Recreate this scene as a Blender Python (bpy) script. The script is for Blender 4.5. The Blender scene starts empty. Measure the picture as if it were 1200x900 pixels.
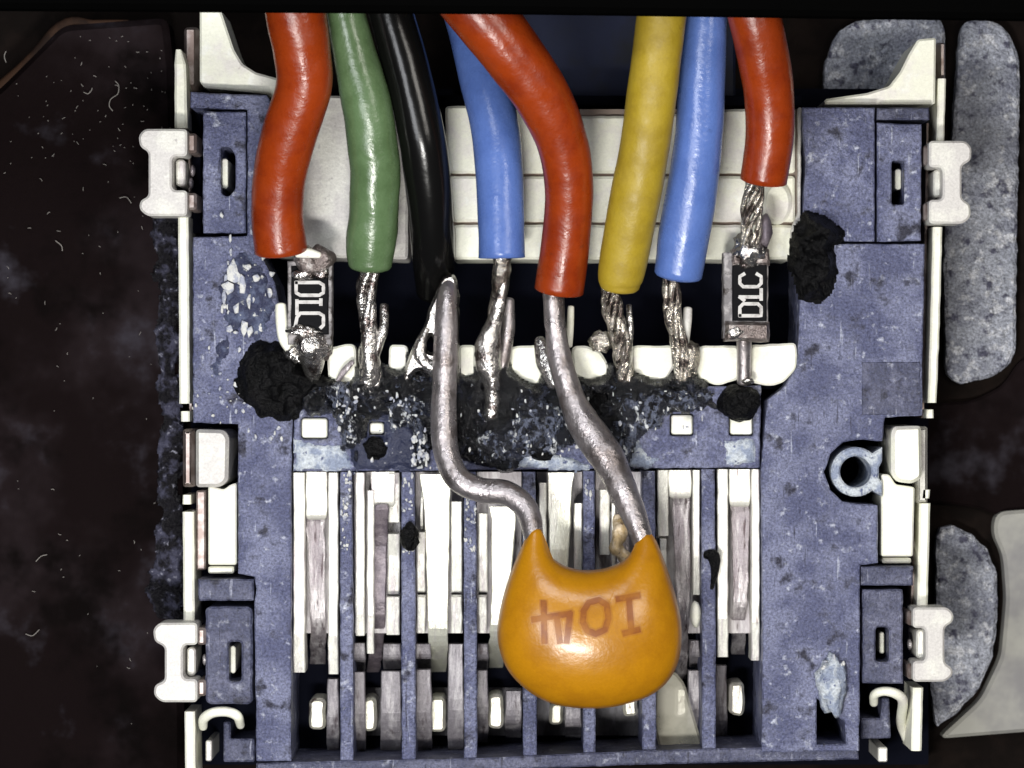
import bpy, math, random
from mathutils import Vector, noise
from mathutils.geometry import tessellate_polygon
random.seed(7)
S = bpy.context.scene
COL = S.collection
CAM_H = 40.0
# ------------------------------------------------------------------ camera, world, lamps, exposure
cd = bpy.data.cameras.new('camera'); cam = bpy.data.objects.new('camera', cd); COL.objects.link(cam)
cam.location = (0, 0, CAM_H); cd.sensor_width = 36; cd.lens = 36 * CAM_H / 12.0
cd.clip_start = 0.5; cd.clip_end = 400
cd.dof.use_dof = True; cd.dof.focus_distance = CAM_H - 0.3; cd.dof.aperture_fstop = 0.45
S.camera = cam
W = bpy.data.worlds.new('World'); S.world = W; W.use_nodes = True
bg = W.node_tree.nodes['Background']; bg.inputs[0].default_value = (.75, .82, 1, 1); bg.inputs[1].default_value = 0.03
S.view_settings.view_transform = 'Standard'; S.view_settings.look = 'None'
S.view_settings.exposure = 0; S.view_settings.gamma = 1
def lamp(name, loc, power, sx, sy, color, aim=(0, 0, 0)):
    l = bpy.data.lights.new(name, 'AREA'); l.shape = 'RECTANGLE'; l.size = sx; l.size_y = sy
    l.energy = power; l.color = color
    o = bpy.data.objects.new(name, l); COL.objects.link(o); o.location = loc
    o.rotation_euler = (Vector(aim) - Vector(loc)).to_track_quat('-Z', 'Y').to_euler()
    o['kind'] = 'helper'
    return o
lamp('key_lamp', (-7.5, -3.0, 20), 1900, 6.5, 6.5, (.94, .96, 1.0), (-.4, 0, 0))
lamp('fill_lamp', (10, 2, 18), 1350, 6, 6, (1, .95, .88), (.5, 0, 0))
lamp('front_lamp', (-1.8, -8.6, 21), 4300, 5.0, 1.5, (1, .98, .94), (0, 0, 0))
lamp('back_lamp', (-2, 11, 18), 1500, 9, 4, (.95, .97, 1), (0, 0, 0))

# ------------------------------------------------------------------ helpers
def P(px, py, z=0.0):
    k = (CAM_H - z) / CAM_H
    return Vector(((px - 600) / 100 * k, (450 - py) / 100 * k, z))
def thing(name, label, cat, group=None, loc=(0, 0, 0)):
    o = bpy.data.objects.new(name, None); COL.objects.link(o); o.location = loc
    o.empty_display_size = .2; o['label'] = label; o['category'] = cat
    if group: o['group'] = group
    return o
def link(name, verts, faces, mat, parent=None, smooth=False, label=None, kind=None, cat=None, group=None):
    me = bpy.data.meshes.new(name); me.from_pydata([tuple(v) for v in verts], [], faces); me.validate()
    if smooth: me.polygons.foreach_set('use_smooth', [True] * len(me.polygons))
    me.materials.append(mat); me.update()
    o = bpy.data.objects.new(name, me); COL.objects.link(o)
    if parent is not None:
        o.parent = parent
        q = parent; off = Vector((0, 0, 0))
        while q is not None: off += q.location; q = q.parent
        o.location = -off
    if label: o['label'] = label
    if kind: o['kind'] = kind
    if cat: o['category'] = cat
    if group: o['group'] = group
    return o
def area(p): return sum(p[i][0] * p[(i + 1) % len(p)][1] - p[(i + 1) % len(p)][0] * p[i][1] for i in range(len(p))) / 2
def resample(poly, step):
    out = []
    for i in range(len(poly)):
        a, b = poly[i], poly[(i + 1) % len(poly)]
        n = max(1, int(math.dist(a, b) / step))
        for k in range(n): out.append((a[0] + (b[0] - a[0]) * k / n, a[1] + (b[1] - a[1]) * k / n))
    return out
def roughen(poly, amp, step=7, freq=.09):
    out = []
    for x, y in resample(poly, step):
        n = noise.noise_vector(Vector((x * freq, y * freq, 3.7)))
        out.append((x + n.x * amp * 1.6, y + n.y * amp * 1.6))
    return out
def rrect(x0, y0, x1, y1, r=3, n=4):
    p = []
    for cx, cy, a0 in ((x1 - r, y1 - r, 0), (x0 + r, y1 - r, 90), (x0 + r, y0 + r, 180), (x1 - r, y0 + r, 270)):
        for k in range(n + 1):
            a = math.radians(a0 + 90 * k / n); p.append((cx + r * math.cos(a), cy + r * math.sin(a)))
    return p
def R(x0, y0, x1, y1): return [(x0, y0), (x1, y0), (x1, y1), (x0, y1)]
def round_poly(poly, r, n=4):
    out = []; L = len(poly)
    for i in range(L):
        p = Vector(poly[i]); a = Vector(poly[i - 1]); b = Vector(poly[(i + 1) % L])
        rr = min(r, (a - p).length * .48, (b - p).length * .48)
        s = p + (a - p).normalized() * rr; e = p + (b - p).normalized() * rr
        for k in range(n + 1):
            t = k / n; q = s * (1 - t) ** 2 + p * 2 * t * (1 - t) + e * t * t; out.append((q.x, q.y))
    return out
def offset(poly, d):
    """moves a loop towards its left side by d"""
    out = []; L = len(poly)
    for i in range(L):
        a, p, b = Vector(poly[i - 1]), Vector(poly[i]), Vector(poly[(i + 1) % L])
        e1 = (p - a); e2 = (b - p)
        if e1.length < 1e-6 or e2.length < 1e-6: out.append(tuple(p)); continue
        e1.normalize(); e2.normalize()
        n1 = Vector((-e1.y, e1.x)); n2 = Vector((-e2.y, e2.x)); m = n1 + n2
        if m.length < 1e-4: m = n1
        m.normalize(); c = max(.45, m.dot(n1)); q = p + m * (d / c); out.append((q.x, q.y))
    return out
def prism_data(poly, z0, z1, bev=1.5, holes=(), bz=None):
    """px outline -> solid with chamfered top edge; holes are open shafts"""
    loops = [list(poly) if area(poly) > 0 else list(reversed(poly))]
    for h in holes: loops.append(list(h) if area(h) < 0 else list(reversed(h)))
    V = []; F = []; tops = []
    bz = bev / 100 if bz is None else bz
    for lp in loops:
        top = offset(lp, bev) if bev > 0 else lp
        b = len(V); n = len(lp)
        for x, y in top: V.append(P(x, y, z1))
        tops.append((b, top))
        for x, y in lp: q = P(x, y, z1); V.append(Vector((q.x, q.y, z1 - bz)))
        for x, y in lp: q = P(x, y, z1); V.append(Vector((q.x, q.y, z0)))
        for r in (0, 1):
            for i in range(n):
                j = (i + 1) % n
                F.append((b + r * n + i, b + r * n + j, b + (r + 1) * n + j, b + (r + 1) * n + i))
    idx = []; pts = []
    for b, top in tops:
        for k, (x, y) in enumerate(top): idx.append(b + k)
        pts.append([Vector((x, y, 0)) for x, y in top])
    for t in tessellate_polygon(pts):
        tri = [idx[k] for k in t]
        a, b_, c = (V[k] for k in tri)
        if (b_ - a).cross(c - a).z < 0: tri.reverse()
        F.append(tuple(tri))
    # outer/inner side faces: make them face away from the solid (pixel y runs down, so the loops are clockwise in world)
    out = []
    ns = len(F)
    for f in F: out.append(f)
    return V, out
def prism(name, poly, z0, z1, mat, parent=None, bev=1.5, holes=(), wob=0.0, bz=None, **k):
    if wob > 0:
        poly = roughen(poly, wob)
    V, F = prism_data(poly, z0, z1, bev, holes, bz)
    return link(name, V, F, mat, parent, **k)
def spline(pts, n=8):
    """Catmull-Rom through tuples"""
    p = [Vector(q) for q in pts]; p = [p[0] * 2 - p[1]] + p + [p[-1] * 2 - p[-2]]; out = []
    for i in range(1, len(p) - 2):
        for k in range(n):
            t = k / n; a, b, c, d = p[i - 1:i + 3]
            out.append(.5 * ((2 * b) + (c - a) * t + (2 * a - 5 * b + 4 * c - d) * t * t + (3 * b - a - 3 * c + d) * t ** 3))
    out.append(p[-2]); return out
def tube_data(pts, seg=18, n=7, bump=0.0, bf=2.0, cap=.5, seed=0, flat=1.0, ends=(True, True)):
    """pts (px,py,z,r px) -> swept round body with domed ends"""
    raw = [Vector((*P(q[0], q[1], q[2]), q[3] / 100)) for q in pts]
    sp = spline(raw, n)
    C = [Vector(q[:3]) for q in sp]; r = [max(.003, q[3]) for q in sp]
    T = []
    for i in range(len(C)):
        t = C[min(i + 1, len(C) - 1)] - C[max(i - 1, 0)]; T.append(t.normalized() if t.length > 1e-9 else Vector((0, -1, 0)))
    rings = []
    if cap > 0:
        if ends[0]:
            for a in (80, 50, 25): rings.append((C[0] - T[0] * r[0] * cap * math.sin(math.radians(a)), r[0] * math.cos(math.radians(a)), T[0]))
        for c, q, t in zip(C, r, T): rings.append((c, q, t))
        if ends[1]:
            for a in (25, 50, 80): rings.append((C[-1] + T[-1] * r[-1] * cap * math.sin(math.radians(a)), r[-1] * math.cos(math.radians(a)), T[-1]))
    else:
        rings = list(zip(C, r, T))
    V = []; F = []
    u = Vector((0, 0, 1))
    for c, q, t in rings:
        u = (u - t * u.dot(t)); u = u.normalized() if u.length > 1e-6 else Vector((1, 0, 0)); w = t.cross(u)
        for k in range(seg):
            a = 2 * math.pi * k / seg
            d = u * math.cos(a) * flat + w * math.sin(a)
            rr = q
            if bump: rr = q * (1 + bump * noise.fractal((c + d * q) * bf + Vector((seed, 0, 0)), 1, 2, 3))
            V.append(c + d * rr)
    m = len(rings)
    for i in range(m - 1):
        for k in range(seg):
            j = (k + 1) % seg
            F.append((i * seg + k, i * seg + j, (i + 1) * seg + j, (i + 1) * seg + k))
    F.append(tuple(reversed(range(seg)))); F.append(tuple((m - 1) * seg + k for k in range(seg)))
    return V, F
def join(parts):
    V = []; F = []
    for v, f in parts:
        b = len(V); V += v; F += [tuple(b + i for i in q) for q in f]
    return V, F
def tube(name, pts, mat, parent=None, label=None, kind=None, cat=None, group=None, **k):
    V, F = tube_data(pts, **k); return link(name, V, F, mat, parent, True, label, kind, cat, group)
def strands(name, pts, mat, parent=None, count=6, rs=3.2, twist=.035, seed=1, blob=0.25):
    """a bundle of fine wires twisted round a path, (px,py,z,bundle radius px)"""
    rnd = random.Random(seed); parts = []
    sp = spline([Vector(q) for q in pts], 6)
    for s in range(count):
        a0 = 2 * math.pi * s / count + rnd.uniform(-.3, .3); q = []; L = 0
        for i, p in enumerate(sp):
            if i: L += math.dist(sp[i][:2], sp[i - 1][:2])
            a = a0 + L * twist; rr = p[3] * (.75 + .25 * noise.noise(Vector((L * .05, s * 3.1, seed))))
            q.append((p[0] + rr * math.cos(a), p[1], p[2] + rr / 100 * math.sin(a), rs * rnd.uniform(.85, 1.15)))
        parts.append(tube_data(q[::2] if len(q) > 8 else q, seg=8, n=4, bump=blob, bf=6, seed=seed + s))
    V, F = join(parts); return link(name, V, F, mat, parent, True)
def ribbon_data(pts, th, bev=1.2):
    """bent sheet strip: pts (px,py,z,width px) running down the picture"""
    sec = []; V = []; F = []
    for i, (x, y, z, w) in enumerate(pts):
        w = max(w, 3); h = w / 2; b = min(bev, h * .4)
        for dx, dz in ((-h, -th), (-h, -b / 100), (-h + b, 0), (h - b, 0), (h, -b / 100), (h, -th)):
            q = P(x + dx, y, z); V.append(Vector((q.x, q.y, z + dz)))
    n = len(pts)
    for i in range(n - 1):
        for k in range(6):
            j = (k + 1) % 6; F.append((i * 6 + k, (i + 1) * 6 + k, (i + 1) * 6 + j, i * 6 + j))
    F.append(tuple(range(6))); F.append(tuple(reversed([(n - 1) * 6 + k for k in range(6)])))
    return V, F
def densify(pts, step=9, wob=0, seed=0):
    out = []
    if len(pts) > 3: pts = [tuple(q) for q in spline([Vector(q) for q in pts], 5)]
    for i in range(len(pts) - 1):
        a, b = pts[i], pts[i + 1]; n = max(1, int(abs(b[1] - a[1]) / step))
        for k in range(n): out.append(tuple(a[q] + (b[q] - a[q]) * k / n for q in range(4)))
    out.append(pts[-1])
    if wob:
        out = [(x + wob * noise.noise(Vector((y * .06, x, seed))), y, z, w + wob * noise.noise(Vector((y * .07, x, seed + 5)))) for x, y, z, w in out]
    return out
def ribbon(name, pts, mat, parent, th=.12, wob=.8, seed=0, label=None, **k):
    V, F = ribbon_data(densify(pts, 9, wob, seed), th, **k); return link(name, V, F, mat, parent, label=label)
def blob(name, cx, cy, z, rx, ry, rz, mat, parent=None, amp=.35, f=1.6, seed=0, sub=4, label=None, kind=None, cat=None, group=None, smooth=True, poly=None):
    import bmesh
    bm = bmesh.new(); bmesh.ops.create_icosphere(bm, subdivisions=sub, radius=1)
    V = []
    for v in bm.verts:
        d = v.co.normalized()
        k = 1 + amp * noise.fractal(d * f + Vector((seed * 5.1, seed, 0)), .9, 2.1, 5)
        q = d * k; p = P(cx, cy, z)
        V.append(p + Vector((q.x * rx / 100, q.y * ry / 100, q.z * rz)))
    F = [tuple(v.index for v in f_.verts) for f_ in bm.faces]; bm.free()
    return link(name, V, F, mat, parent, smooth, label, kind, cat, group)
def seg_dist(p, a, b):
    ax, ay = a; bx, by = b; dx, dy = bx - ax, by - ay; L = dx * dx + dy * dy
    t = 0 if L == 0 else max(0, min(1, ((p[0] - ax) * dx + (p[1] - ay) * dy) / L))
    return math.hypot(p[0] - ax - t * dx, p[1] - ay - t * dy)
def inside(p, poly):
    c = False; n = len(poly)
    for i in range(n):
        a, b = poly[i], poly[i - 1]
        if (a[1] > p[1]) != (b[1] > p[1]) and p[0] < (b[0] - a[0]) * (p[1] - a[1]) / (b[1] - a[1]) + a[0]: c = not c
    return c
def sdf(p, poly):
    d = min(seg_dist(p, poly[i - 1], poly[i]) for i in range(len(poly)))
    return d if inside(p, poly) else -d
def crust(name, poly, z, amp, mat, parent=None, step=3.0, edge=9, wob=7, f=5.0, seed=0, holes=(), base=.02, label=None, cat=None, kind=None, group=None):
    """lumpy residue lying on a face: a height field inside a ragged outline, with an underside"""
    xs = [q[0] for q in poly]; ys = [q[1] for q in poly]
    nx = int((max(xs) - min(xs) + 24) / step); ny = int((max(ys) - min(ys) + 24) / step)
    idx = {}; V = []; F = []
    for j in range(ny):
        for i in range(nx):
            x = min(xs) - 12 + i * step; y = min(ys) - 12 + j * step
            d = sdf((x, y), poly) + wob * noise.fractal(Vector((x * .045, y * .045, seed)), 1, 2, 3)
            for h in holes: d = min(d, -sdf((x, y), h))
            if d < -1.5: continue
            k = max(0, min(1, d / edge)); k = k * k * (3 - 2 * k)
            nz = noise.fractal(Vector((x / 100 * f, y / 100 * f, seed * 3.3)), .85, 2.1, 5)
            jx, jy = noise.noise(Vector((x, y, 1.5))) * step * .35, noise.noise(Vector((x, y, 9.5))) * step * .35
            hgt = z + k * (base + amp * max(.02, .45 + .75 * nz)) - (.03 if d <= 0 else 0)
            idx[i, j] = len(V); V.append(P(x + jx, y + jy, hgt))
    for (i, j) in idx:
        q = [(i, j), (i, j + 1), (i + 1, j + 1), (i + 1, j)]
        if all(c in idx for c in q): F.append(tuple(idx[c] for c in q))
    return link(name, V, F, mat, parent, True, label, kind, cat, group)
def stroke_data(lines, w, hfun):
    """flat lettering: polylines (px) widened to w px, laid on the height hfun(x,y)"""
    V = []; F = []
    for lid, ln in enumerate(lines):
        p = []
        for i in range(len(ln) - 1):
            a, b = ln[i], ln[i + 1]; n = max(1, int(math.dist(a, b) / 3))
            for k in range(n): p.append(Vector((a[0] + (b[0] - a[0]) * k / n, a[1] + (b[1] - a[1]) * k / n)))
        p.append(Vector(ln[-1])); b0 = len(V)
        e0 = (p[0] - p[1]).normalized(); e1 = (p[-1] - p[-2]).normalized()
        p[0] = p[0] + e0 * w * .35; p[-1] = p[-1] + e1 * w * .35
        for i, q in enumerate(p):
            t = (p[min(i + 1, len(p) - 1)] - p[max(i - 1, 0)]).normalized(); n_ = Vector((-t.y, t.x))
            for s in (-1, -.5, 0, .5, 1):
                r = q + n_ * s * w / 2; V.append(P(r.x, r.y, hfun(r.x, r.y) + .0015 * (lid % 5)))
        for i in range(len(p) - 1):
            for k in range(4): F.append((b0 + i * 5 + k, b0 + i * 5 + k + 1, b0 + i * 5 + 6 + k, b0 + i * 5 + 5 + k))
    return V, F

# ------------------------------------------------------------------ materials
def M(name, col, rough=.5, metal=0.0, var=None, speck=None, bump=None, spec=.5, coat=0.0, rvar=None, speck2=None, stretch=(1, 1, 1), trans=0.0, grain=0.0, scratch=None, alpha=1.0):
    m = bpy.data.materials.new(name); m.use_nodes = True; nt = m.node_tree; N = nt.nodes; L = nt.links
    b = N['Principled BSDF']; b.inputs['Base Color'].default_value = (*col, 1)
    b.inputs['Roughness'].default_value = rough; b.inputs['Metallic'].default_value = metal
    b.inputs['Specular IOR Level'].default_value = spec; b.inputs['Coat Weight'].default_value = coat
    b.inputs['Coat Roughness'].default_value = .12
    b.inputs['Transmission Weight'].default_value = trans; b.inputs['Alpha'].default_value = alpha
    tc = N.new('ShaderNodeTexCoord'); mp = N.new('ShaderNodeMapping'); mp.inputs['Scale'].default_value = stretch
    L.new(tc.outputs['Object'], mp.inputs['Vector'])
    def nz(scale, lo, hi, detail=4, rg=.6):
        t = N.new('ShaderNodeTexNoise'); t.inputs['Scale'].default_value = scale; t.inputs['Detail'].default_value = detail
        t.inputs['Roughness'].default_value = rg; L.new(mp.outputs[0], t.inputs['Vector'])
        r = N.new('ShaderNodeMapRange'); r.inputs[1].default_value = lo; r.inputs[2].default_value = hi
        r.interpolation_type = 'SMOOTHSTEP'; L.new(t.outputs[0], r.inputs[0]); return r.outputs[0]
    cur = None
    def mix(fac, c):
        nonlocal cur
        x = N.new('ShaderNodeMix'); x.data_type = 'RGBA'; L.new(fac, x.inputs[0])
        if cur is None: x.inputs[6].default_value = (*col, 1)
        else: L.new(cur, x.inputs[6])
        x.inputs[7].default_value = (*c, 1); cur = x.outputs[2]
    for lay in (var, speck, speck2):
        if lay: mix(nz(*lay[1:]), lay[0])
    if scratch:
        for ang_, col_, lo in scratch:
            m2 = N.new('ShaderNodeMapping'); m2.inputs['Rotation'].default_value = (0, 0, ang_); m2.inputs['Scale'].default_value = (9, .8, 1)
            L.new(tc.outputs['Object'], m2.inputs['Vector'])
            t = N.new('ShaderNodeTexNoise'); t.inputs['Scale'].default_value = 2.2; t.inputs['Detail'].default_value = 3; L.new(m2.outputs[0], t.inputs['Vector'])
            r = N.new('ShaderNodeMapRange'); r.inputs[1].default_value = lo; r.inputs[2].default_value = lo + .06; r.inputs[4].default_value = .75; L.new(t.outputs[0], r.inputs[0])
            mix(r.outputs[0], col_)
    if grain:                                   # fine mottling of the surface colour itself
        t = N.new('ShaderNodeTexNoise'); t.inputs['Scale'].default_value = 34; t.inputs['Detail'].default_value = 3
        t.inputs['Roughness'].default_value = .8; L.new(tc.outputs['Object'], t.inputs['Vector'])
        r = N.new('ShaderNodeMapRange'); r.inputs[1].default_value = .3; r.inputs[2].default_value = .7
        r.inputs[3].default_value = 1 - grain; r.inputs[4].default_value = 1 + grain; L.new(t.outputs[0], r.inputs[0])
        x = N.new('ShaderNodeVectorMath'); x.operation = 'SCALE'; L.new(r.outputs[0], x.inputs['Scale'])
        if cur is None: x.inputs[0].default_value = col
        else: L.new(cur, x.inputs[0])
        cur = x.outputs[0]
    if cur is not None: L.new(cur, b.inputs['Base Color'])
    if rvar:
        r = nz(rvar[0], .35, .65); q = N.new('ShaderNodeMapRange'); q.inputs[3].default_value = rvar[1]; q.inputs[4].default_value = rvar[2]
        L.new(r, q.inputs[0]); L.new(q.outputs[0], b.inputs['Roughness'])
    if bump:
        t = N.new('ShaderNodeTexNoise'); t.inputs['Scale'].default_value = bump[0]; t.inputs['Detail'].default_value = 5
        t.inputs['Roughness'].default_value = .65; L.new(mp.outputs[0], t.inputs['Vector'])
        u = N.new('ShaderNodeBump'); u.inputs['Strength'].default_value = bump[1]; u.inputs['Distance'].default_value = bump[2] if len(bump) > 2 else .03
        L.new(t.outputs[0], u.inputs['Height']); L.new(u.outputs[0], b.inputs['Normal'])
    return m
PLASTIC = M('blue_grey_plastic', (.080, .088, .165), .44, 0, ((.165, .177, .275), 1.8, .40, .62), ((.44, .46, .55), 7, .58, .75), (8, 1.0, .08), speck2=((.022, .022, .04), 3.6, .55, .70), rvar=(5, .30, .6), grain=.6, scratch=((.15, (.36, .38, .47), .66), (-.35, (.03, .03, .05), .665)))
PLASTIC_D = M('blue_grey_plastic_smooth', (.055, .06, .108), .44, 0, ((.10, .105, .165), 3, .4, .65), ((.27, .28, .35), 8, .57, .76), (10, .9, .06), speck2=((.02, .02, .036), 5, .55, .72), grain=.55, scratch=((.1, (.28, .29, .37), .66), (-.3, (.02, .02, .035), .66)))
PLASTIC_W = M('chalky_residue_plastic', (.24, .28, .38), .5, 0, ((.52, .56, .60), 6, .42, .6), ((.08, .10, .2), 12, .56, .68), (24, .8, .04), grain=.3)
CAVITY = M('black_plastic', (.003, .0036, .008), .8, 0, None, None, None, spec=.04)
CREAM = M('cream_tinned_metal', (.84, .84, .71), .46, .0, ((.77, .74, .69), 2.8, .46, .70), ((.46, .40, .36), 6, .66, .80), (9, .3, .03), speck2=((.86, .86, .79), 4, .55, .7), grain=.08)
CLIP = M('pale_clip_metal', (.52, .50, .48), .45, .05, ((.62, .61, .56), 3, .42, .62), ((.36, .34, .33), 8, .62, .76), (12, .3, .03), grain=.15)
BEND = M('brown_shaded_bend', (.24, .18, .16), .4, .5, ((.4, .34, .32), 6, .4, .6))  # brown metal, shade of the bent-down sides put into its colour
PALE = M('pale_contact_metal', (.76, .75, .68), .36, .35, ((.60, .55, .56), 4, .48, .70), ((.30, .23, .22), 7, .62, .76), (8, .5, .04), stretch=(3.2, .35, 1), speck2=((.84, .83, .78), 5, .55, .7), grain=.12)
TONGUE = M('bright_contact_leaf', (.80, .80, .68), .34, .6, ((.74, .72, .66), 3, .45, .68), ((.45, .40, .34), 6, .66, .8), (7, .5, .04), stretch=(3, .35, 1), grain=.08)
LILAC = M('dull_contact_metal', (.36, .32, .34), .3, .55, ((.72, .68, .69), 3.5, .44, .62), ((.09, .06, .065), 5, .56, .70), (8, .9, .05), stretch=(3, .4, 1), grain=.2)
DARKC = M('tarnished_contact_metal', (.12, .10, .12), .4, .3, ((.2, .17, .19), 7, .4, .6), None, (18, .4, .03), grain=.2)
SOLDER = M('lumpy_solder', (.54, .52, .50), .2, .95, ((.13, .105, .10), 3.6, .50, .62), ((.82, .80, .75), 5, .60, .70), (4, .7, .09))
LEAD = M('tinned_lead_wire', (.36, .33, .335), .34, .85, ((.19, .165, .16), 3, .46, .66), None, (7, .45, .05), rvar=(5, .26, .42), grain=.15)
STRAND = M('bare_wire_strand', (.55, .51, .45), .15, .95, ((.10, .08, .07), 5, .45, .60), ((.75, .72, .64), 8, .62, .72), (10, 1.0, .05))
BURNT = M('burnt_flux', (.0022, .0022, .0026), .42, 0, ((.006, .0058, .0065), 4, .45, .7), ((.09, .088, .09), 10, .70, .76), (6, 1.0, .12), spec=.12)
FLUX = M('charred_flux_film', (.004, .0042, .006), .14, 0, ((.02, .023, .04), 4, .52, .70), ((.46, .47, .50), 12, .66, .72), (8, 1.0, .14), speck2=((.10, .12, .18), 7, .63, .72))
CRUMB = M('white_flux_crumb', (.62, .62, .60), .4, 0, ((.35, .37, .45), 12, .45, .6), None, (24, .8, .04))
def wire_mat(name, c, v, rough=.3): return M(name, c, rough, 0, (v, 2.5, .4, .7), (tuple(q * .55 + .004 for q in c), 6, .66, .80), (3.2, .30, .05), spec=.42, grain=.07, rvar=(4, rough * .85, rough * 1.25))
RED = wire_mat('red_insulation', (.235, .030, .0032), (.175, .019, .0026), .28)
GREEN = wire_mat('green_insulation', (.088, .145, .066), (.066, .112, .048), .24)
BLACK = M('black_insulation', (.0035, .0034, .0034), .2, 0, None, None, (4, .12, .03), spec=.28)
BLUE = wire_mat('blue_insulation', (.082, .145, .39), (.066, .12, .34), .26)
YELLOW = wire_mat('yellow_insulation', (.32, .228, .016), (.26, .18, .012), .5)
CERAMIC = M('orange_dipped_coating', (.36, .155, .003), .29, 0, ((.31, .128, .003), 2.2, .4, .65), ((.26, .10, .003), 9, .70, .80), (2.0, .16, .08), coat=.05, grain=.07)
INK = M('rust_print', (.185, .052, .003), .36, 0, ((.25, .085, .003), 5, .42, .60), None, None, grain=.06, spec=.3)
INK_SOFT = M('rust_print_edge', (.30, .112, .003), .3, 0, ((.33, .13, .003), 5, .42, .62), None, None, grain=.06)
RBODY = M('resistor_black_glaze', (.004, .004, .005), .5, 0, None, None, (20, .15), spec=.06)
PRINT = M('pale_grey_print', (.50, .485, .47), .5, 0, ((.30, .28, .27), 10, .48, .68))
RSIDE = M('grey_ceramic_edge', (.17, .16, .165), .5, .1, ((.36, .34, .34), 7, .45, .62), ((.03, .022, .02), 6, .54, .66), (14, .7, .04))
TERM = M('tin_termination', (.20, .165, .155), .32, .75, ((.5, .46, .44), 5, .48, .64), ((.04, .03, .028), 6, .55, .68), (9, .9, .06))
FILM = M('streaked_grey_flux', (.010, .011, .017), .16, 0, ((.15, .17, .24), 4.5, .47, .60), ((.66, .68, .70), 7, .575, .65), (8, 1.0, .14), speck2=((.004, .004, .006), 4.5, .55, .64), stretch=(1.3, .8, 1))
PAD = M('sandy_grey_solder_pad', (.43, .45, .52), .5, .0, ((.30, .315, .385), 2.5, .42, .62), ((.68, .69, .74), 8, .52, .66), (7, 1.0, .2), speck2=((.10, .10, .15), 7, .55, .68), grain=.6)
MASK = M('black_board_mask', (.005, .0035, .003), .8, 0, ((.009, .006, .005), 2, .4, .65), None, (9, .3), spec=.05)
PANEL = M('scuffed_brown_black_panel', (.0060, .0036, .0038), .85, 0, ((.017, .012, .0135), .6, .44, .72), ((.040, .037, .047), 1.2, .56, .84), (3, .35, .08), spec=.03, speck2=((.003, .002, .002), .9, .5, .7))
GRIT = M('gritty_flux_edge', (.010, .009, .012), .35, 0, ((.08, .08, .125), 5, .46, .64), ((.34, .34, .41), 10, .62, .70), (10, 1.0, .12), spec=.3)
EDGE = M('brown_panel_edge', (.035, .018, .011), .7, 0, ((.014, .008, .006), 2, .4, .6), None, None, spec=.08)
NAVY = M('navy_sheet', (.006, .009, .028), .55, 0, ((.006, .007, .012), 1.2, .4, .65), None, (6, .15), spec=.15)
GREYP = M('pale_grey_component', (.30, .295, .265), .6, 0, ((.19, .185, .185), 1.0, .4, .65), None, (4, .3))
LINT = M('pale_lint', (.26, .24, .22), .8)
GLOW = M('milky_glow', (.66, .63, .50), .45, 0, ((.46, .44, .34), 2, .4, .65), None, None, alpha=.42)
BEZEL = M('black_bezel', (.0012, .0012, .0012), .9, spec=.0)

# ------------------------------------------------------------------ the setting
base = prism('circuit_board', R(-700, -600, 1900, 1500), -2.6, -2.2, MASK, None, 0, kind='structure')
base['label'] = 'dark circuit board lying beneath the connector'
# dark panel left of the connector
lp = [(-300, 330), (-2, 103), (72, 29), (196, 20), (203, 80), (212, 420), (216, 960), (-300, 1000)]
pn = prism('dark_panel', round_poly(lp, 12), -2.2, -1.5, PANEL, None, 8, bz=.1)
pn['label'] = 'scuffed brown black panel with a slanted corner left of the connector'; pn['category'] = 'panel'
def edge_strip():
    pts = [(-300, 330, -1.62, 7), (-2, 104, -1.62, 7), (70, 31, -1.62, 6), (110, 27, -1.62, 4), (150, 25, -1.62, 2)]
    return tube('edge', pts, EDGE, pn, n=6, seg=10, flat=.5)
edge_strip()
crust('flux_grit', [(178, 260), (206, 150), (209, 260), (214, 480), (214, 560), (217, 730), (184, 730), (172, 690), (186, 600), (186, 440)], -1.5, .12, GRIT, None, step=3.2, wob=9, f=6, seed=4, kind='stuff', label='grey gritty flux along the left edge of the connector')
# board on the right: pads and panel between them
def pad(poly, label, wob=1.2):
    return prism('solder_pad', roughen(poly, wob, 6), -2.2, -1.95, PAD, base, 4, label=label)
pad(round_poly([(966, 125), (966, 70), (990, 24), (1109, 18), (1104, 125)], 26), 'grey solder pad above the upper right corner of the connector')
pad(round_poly([(1124, 60), (1128, 22), (1170, 22), (1196, 60), (1190, 420), (1170, 440), (1110, 455), (1106, 300)], 38), 'tall grey solder pad right of the connector')
pad([(1098, 630), (1102, 618), (1118, 616), (1140, 626), (1158, 645), (1168, 672), (1170, 720), (1164, 770), (1148, 806), (1122, 836), (1098, 852), (1090, 800), (1098, 720)], 'D-shaped grey solder pad at lower right')
pn2 = prism('brown_panel', round_poly([(1080, 474), (1140, 470), (1176, 452), (1196, 420), (1260, 410), (1260, 604), (1168, 604), (1150, 596), (1110, 590), (1080, 590)], 14), -2.2, -2.06, PANEL, None, 3)
pn2['label'] = 'small dark brown panel between two grey pads on the right'; pn2['category'] = 'panel'
gp = prism('grey_component', round_poly([(1168, 600), (1300, 590), (1300, 850), (1100, 866), (1150, 820), (1174, 770), (1180, 700), (1176, 650), (1164, 625)], 12), -2.2, -1.9, GREYP, None, 4)
gp['label'] = 'blurred pale grey component at the right edge below the brown panel'; gp['category'] = 'component'
nv = prism('navy_sheet', R(540, -60, 862, 150), -2.2, -1.35, NAVY, None, 3)
nv['label'] = 'dark navy sheet behind the blue, red and yellow wires'; nv['category'] = 'sheet'

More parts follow.
